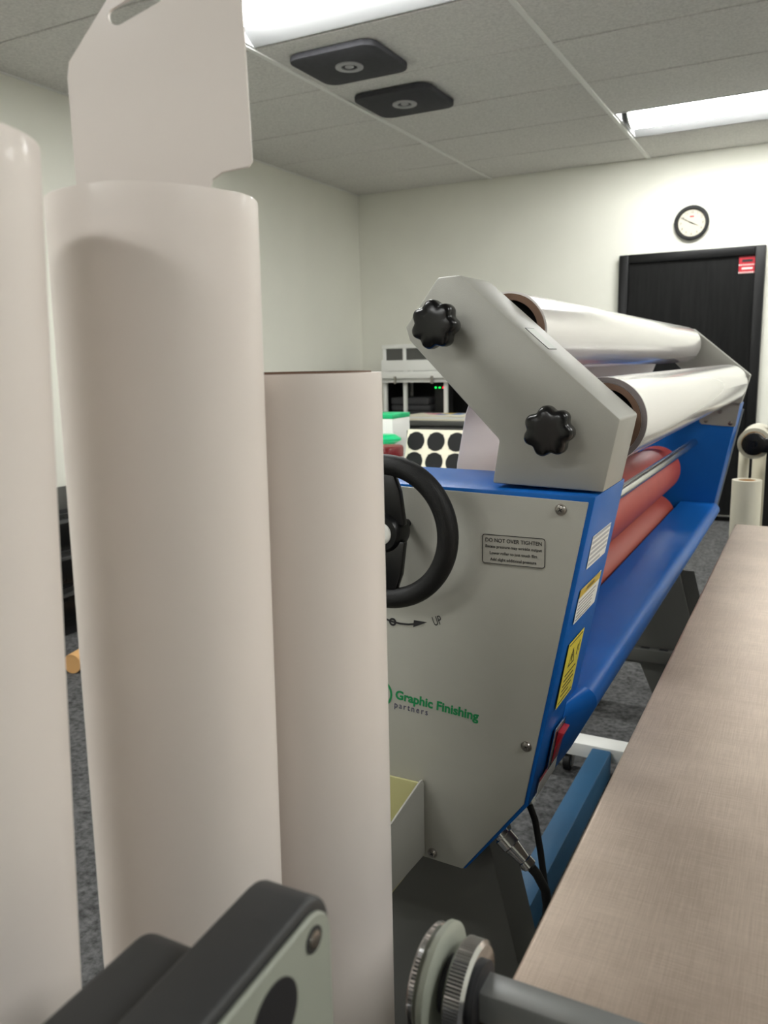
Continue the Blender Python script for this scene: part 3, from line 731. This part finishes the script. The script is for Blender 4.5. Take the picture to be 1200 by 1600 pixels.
# ------------------------------------------------------------------ white rack in the back corner
sf = thing('storage_rack', (-2.8, 6.2, -H), 'white open rack with dark bays in the back left corner', 'rack')
YF = 6.0
for x in (-3.135, -2.955, -2.60, -2.20): box_obj('upright', m_white, sf, x, x+.028, YF, YF+.03, -H, .128, bevel=.002)
for x in (-3.135, -2.20): box_obj('upright', m_white, sf, x, x+.028, 6.50, 6.53, -H, .128, bevel=.002)
box_obj('top_rail', m_white, sf, -3.14, -2.17, YF-.004, YF+.034, .118, .150, bevel=.002)
box_obj('back_panel', m_softblk, sf, -3.107, -2.20, 6.505, 6.52, -H+.1, .118)
for x0, x1 in ((-3.107, -2.955), (-2.927, -2.60), (-2.572, -2.20)): box_obj('dark_pane', m_leg, sf, x0, x1, YF+.010, YF+.014, .02, .118)
box_obj('side_panel', m_softblk, sf, -3.135, -3.130, YF+.03, 6.50, -H+.1, .118)
box_obj('front_board', m_white, sf, -3.14, -2.17, YF-.02, YF-.004, -.060, .026, bevel=.002)
box_obj('shelf', m_white, sf, -3.14, -2.17, YF-.06, 6.50, -.150, -.120, bevel=.003)
box_obj('ledge_board', m_white, sf, -3.14, -2.17, YF-.10, YF-.02, -.118, -.062, bevel=.004)
box_obj('shelf', m_white, sf, -3.14, -2.17, YF-.002, 6.50, -.452, -.432, bevel=.003)
box_obj('shelf', m_white, sf, -3.14, -2.17, YF-.002, 6.50, -.80, -.78, bevel=.003)
for x in (-2.985, -2.665): 
    bm = NB(); bx(bm, x, x+.02, YF-.112, YF-.095, -.16, -.10); bev(bm, .003, 1); obj('clip', bm, m_screw, sf)
# folded dark cloths
for k, (z0, z1, x1, nm) in enumerate(((-.432, -.385, -2.735, 'lowest'), (-.385, -.335, -2.745, 'middle'), (-.335, -.275, -2.76, 'topmost'))):
    bm = NB(); bx(bm, -3.10, x1, 6.06, 6.42, z0+.001, z1); bev(bm, .014, 3)
    tag(obj('folded_cloth', bm, m_dark, None), 'dark grey folded cloth in the white rack, %s of its stack' % nm, 'cloth', 'folded dark cloths')
dv = thing('black_speaker', (-2.665, 6.15, -.432), 'small black device with two green lights and a red one in the rack', 'device')
box_obj('casing', m_softblk, dv, -2.715, -2.617, 6.08, 6.24, -.432, -.175, bevel=.008)
for x, m in ((-2.703, m_ledg), (-2.668, m_ledg), (-2.637, m_ledr)):
    bm = NB(); lathe(bm, (x, 6.0805, -.196), (0, -1, 0), [(0, .0065), (.004, .006), (.006, .003)], 16); obj('indicator_light', bm, m, dv)
pb = thing('printed_boards', (-2.6, 5.86, -.48), 'stack of printed white boards sticking out of the rack', 'board stack')
for k in range(3): box_obj('board', (m_cream, m_white, m_cream)[k], pb, -2.80+.006*k, -2.30, 5.70+.004*k, 5.995, -.432+.014*k-.0, -.4195+.014*k, bevel=.001, seg=1)
for x0, x1, y0, y1, m in ((-2.66, -2.58, 5.82, 5.92, m_pink), (-2.57, -2.49, 5.76, 5.86, m_sky), (-2.56, -2.48, 5.88, 5.98, m_yel2), (-2.46, -2.38, 5.80, 5.95, m_sky), (-2.72, -2.69, 5.90, 5.96, m_pink)):
    box_obj('print', m, pb, x0, x1, y0, y1, -.3915, -.3907)
bm = NB(); prism(bm, [(-2.84, -.779), (-2.26, -.779), (-2.26, -.60), (-2.84, -.60)], 6.05, 6.35); bev(bm, .01, 2)
tag(obj('grey_bundle', bm, m_dark, None), 'dark grey bundle lying on the lower shelf of the white rack', 'bundle')
bx_s = thing('side_table', (-2.56, 5.84, -H), 'dark cabinet carrying the printed boards in front of the rack', 'cabinet')
box_obj('cabinet_body', m_softblk, bx_s, -2.86, -2.27, 5.69, 5.985, -H+.03, -.470, bevel=.004)
box_obj('cabinet_top', m_leg, bx_s, -2.88, -2.25, 5.675, 5.99, -.470, -.434, bevel=.004)
box_obj('plinth', m_ink, bx_s, -2.84, -2.29, 5.71, 5.97, -H, -H+.03)
for k in range(2): 
    d_ = box_obj('drawer', m_leg, bx_s, -2.85, -2.28, 5.683, 5.69, -.82+.17*k, -.66+.17*k, bevel=.002)
    box_obj('drawer_pull', m_screw, d_, -2.62, -2.51, 5.67, 5.683, -.745+.17*k, -.733+.17*k)

# ------------------------------------------------------------------ roll stand and rolls by the door
rs = thing('roll_stand', (-.10, 3.30, -H), 'black post with a roll arm at the right edge, in front of the door', 'stand')
box_obj('post', m_softblk, rs, -.150, -.105, 3.40, 3.445, -H+.02, -.10, bevel=.004)
box_obj('foot', m_softblk, rs, -.145, .20, 3.365, 3.50, -H, -H+.02, bevel=.004)
box_obj('arm', m_black, rs, -.188, -.105, 3.255, 3.275, -.345, -.292, bevel=.006)
box_obj('arm_bracket', m_black, rs, -.130, -.106, 3.275, 3.42, -.345, -.30, bevel=.003)
bm = NB(); lathe(bm, (-.188, 3.285, -.315), (0, -1, 0), [(-.22, .018), (.0, .018), (.0, .040), (.03, .040), (.034, .034), (.034, .014), (.026, .012)], 36); obj('roll_hub', bm, m_black, rs)
hr = thing('paper_roll', (-.188, 3.40, -.37), 'ivory paper roll lying on the black arm beside the door', 'paper roll')
bm = NB(); tube(bm, (-.188, 3.287, -.315), (0, 1, 0), 0, .24, .057, .044, 48); obj('paper', bm, m_rollp, hr)
bm = NB(); tube(bm, (-.188, 3.2865, -.315), (0, 1, 0), 0, .24, .0435, .041, 40); obj('core', bm, m_tan, hr)
def small_roll(x, y, r, top, label):
    t = thing('standing_roll', (x, y, -H), label, 'paper roll', 'ivory rolls standing by the door')
    bm = NB(); tube(bm, (x, y, -H), (0, 0, 1), 0, top+H, r, r*.6, 48); obj('paper', bm, m_rollp, t)
    bm = NB(); tube(bm, (x, y, -H), (0, 0, 1), .001, top+H-.002, r*.598, r*.53, 36); obj('core', bm, m_tan, t)
small_roll(-.205, 3.30, .052, -.452, 'ivory paper roll on end, nearest of those by the black door')
small_roll(-.150, 3.62, .060, -.385, 'ivory paper roll on end behind the post, taller than the one in front')
small_roll(-.235, 3.53, .020, -.36, 'thin white roll on end, farthest from the table')

# ------------------------------------------------------------------ dark cabinet and cardboard tube by the left wall
cb = thing('tool_cabinet', (-3.25, 2.8, -H), 'black cabinet by the left wall, seen between the two left media rolls', 'cabinet')
box_obj('cabinet_body', m_softblk, cb, -3.60, -3.0, 2.2, 3.4, -H+.05, -.62, bevel=.006)
box_obj('plinth', m_ink, cb, -3.58, -3.03, 2.23, 3.37, -H, -H+.05)
for k in range(3):
    d_ = box_obj('drawer', m_black, cb, -3.0, -2.985, 2.22, 3.38, -1.13+.17*k, -.98+.17*k, bevel=.003)
    box_obj('drawer_pull', m_chrome, d_, -2.985, -2.97, 2.5, 3.1, -1.02+.17*k, -1.005+.17*k)
tn = thing('cardboard_tube', (-2.86, 2.55, -H), 'tan cardboard tube lying on the carpet by the black cabinet', 'tube')
bm = NB(); tube(bm, (-2.62, 2.22, -H+.04), (-.25, 1, 0), 0, 1.0, .04, .034, 32); obj('tube_wall', bm, m_tan, tn)
bm = NB(); lathe(bm, (-2.62, 2.22, -H+.04), (-.25, 1, 0), [(.002, .0338), (.008, .0338)], 24); obj('end_plug', bm, m_tan, tn)
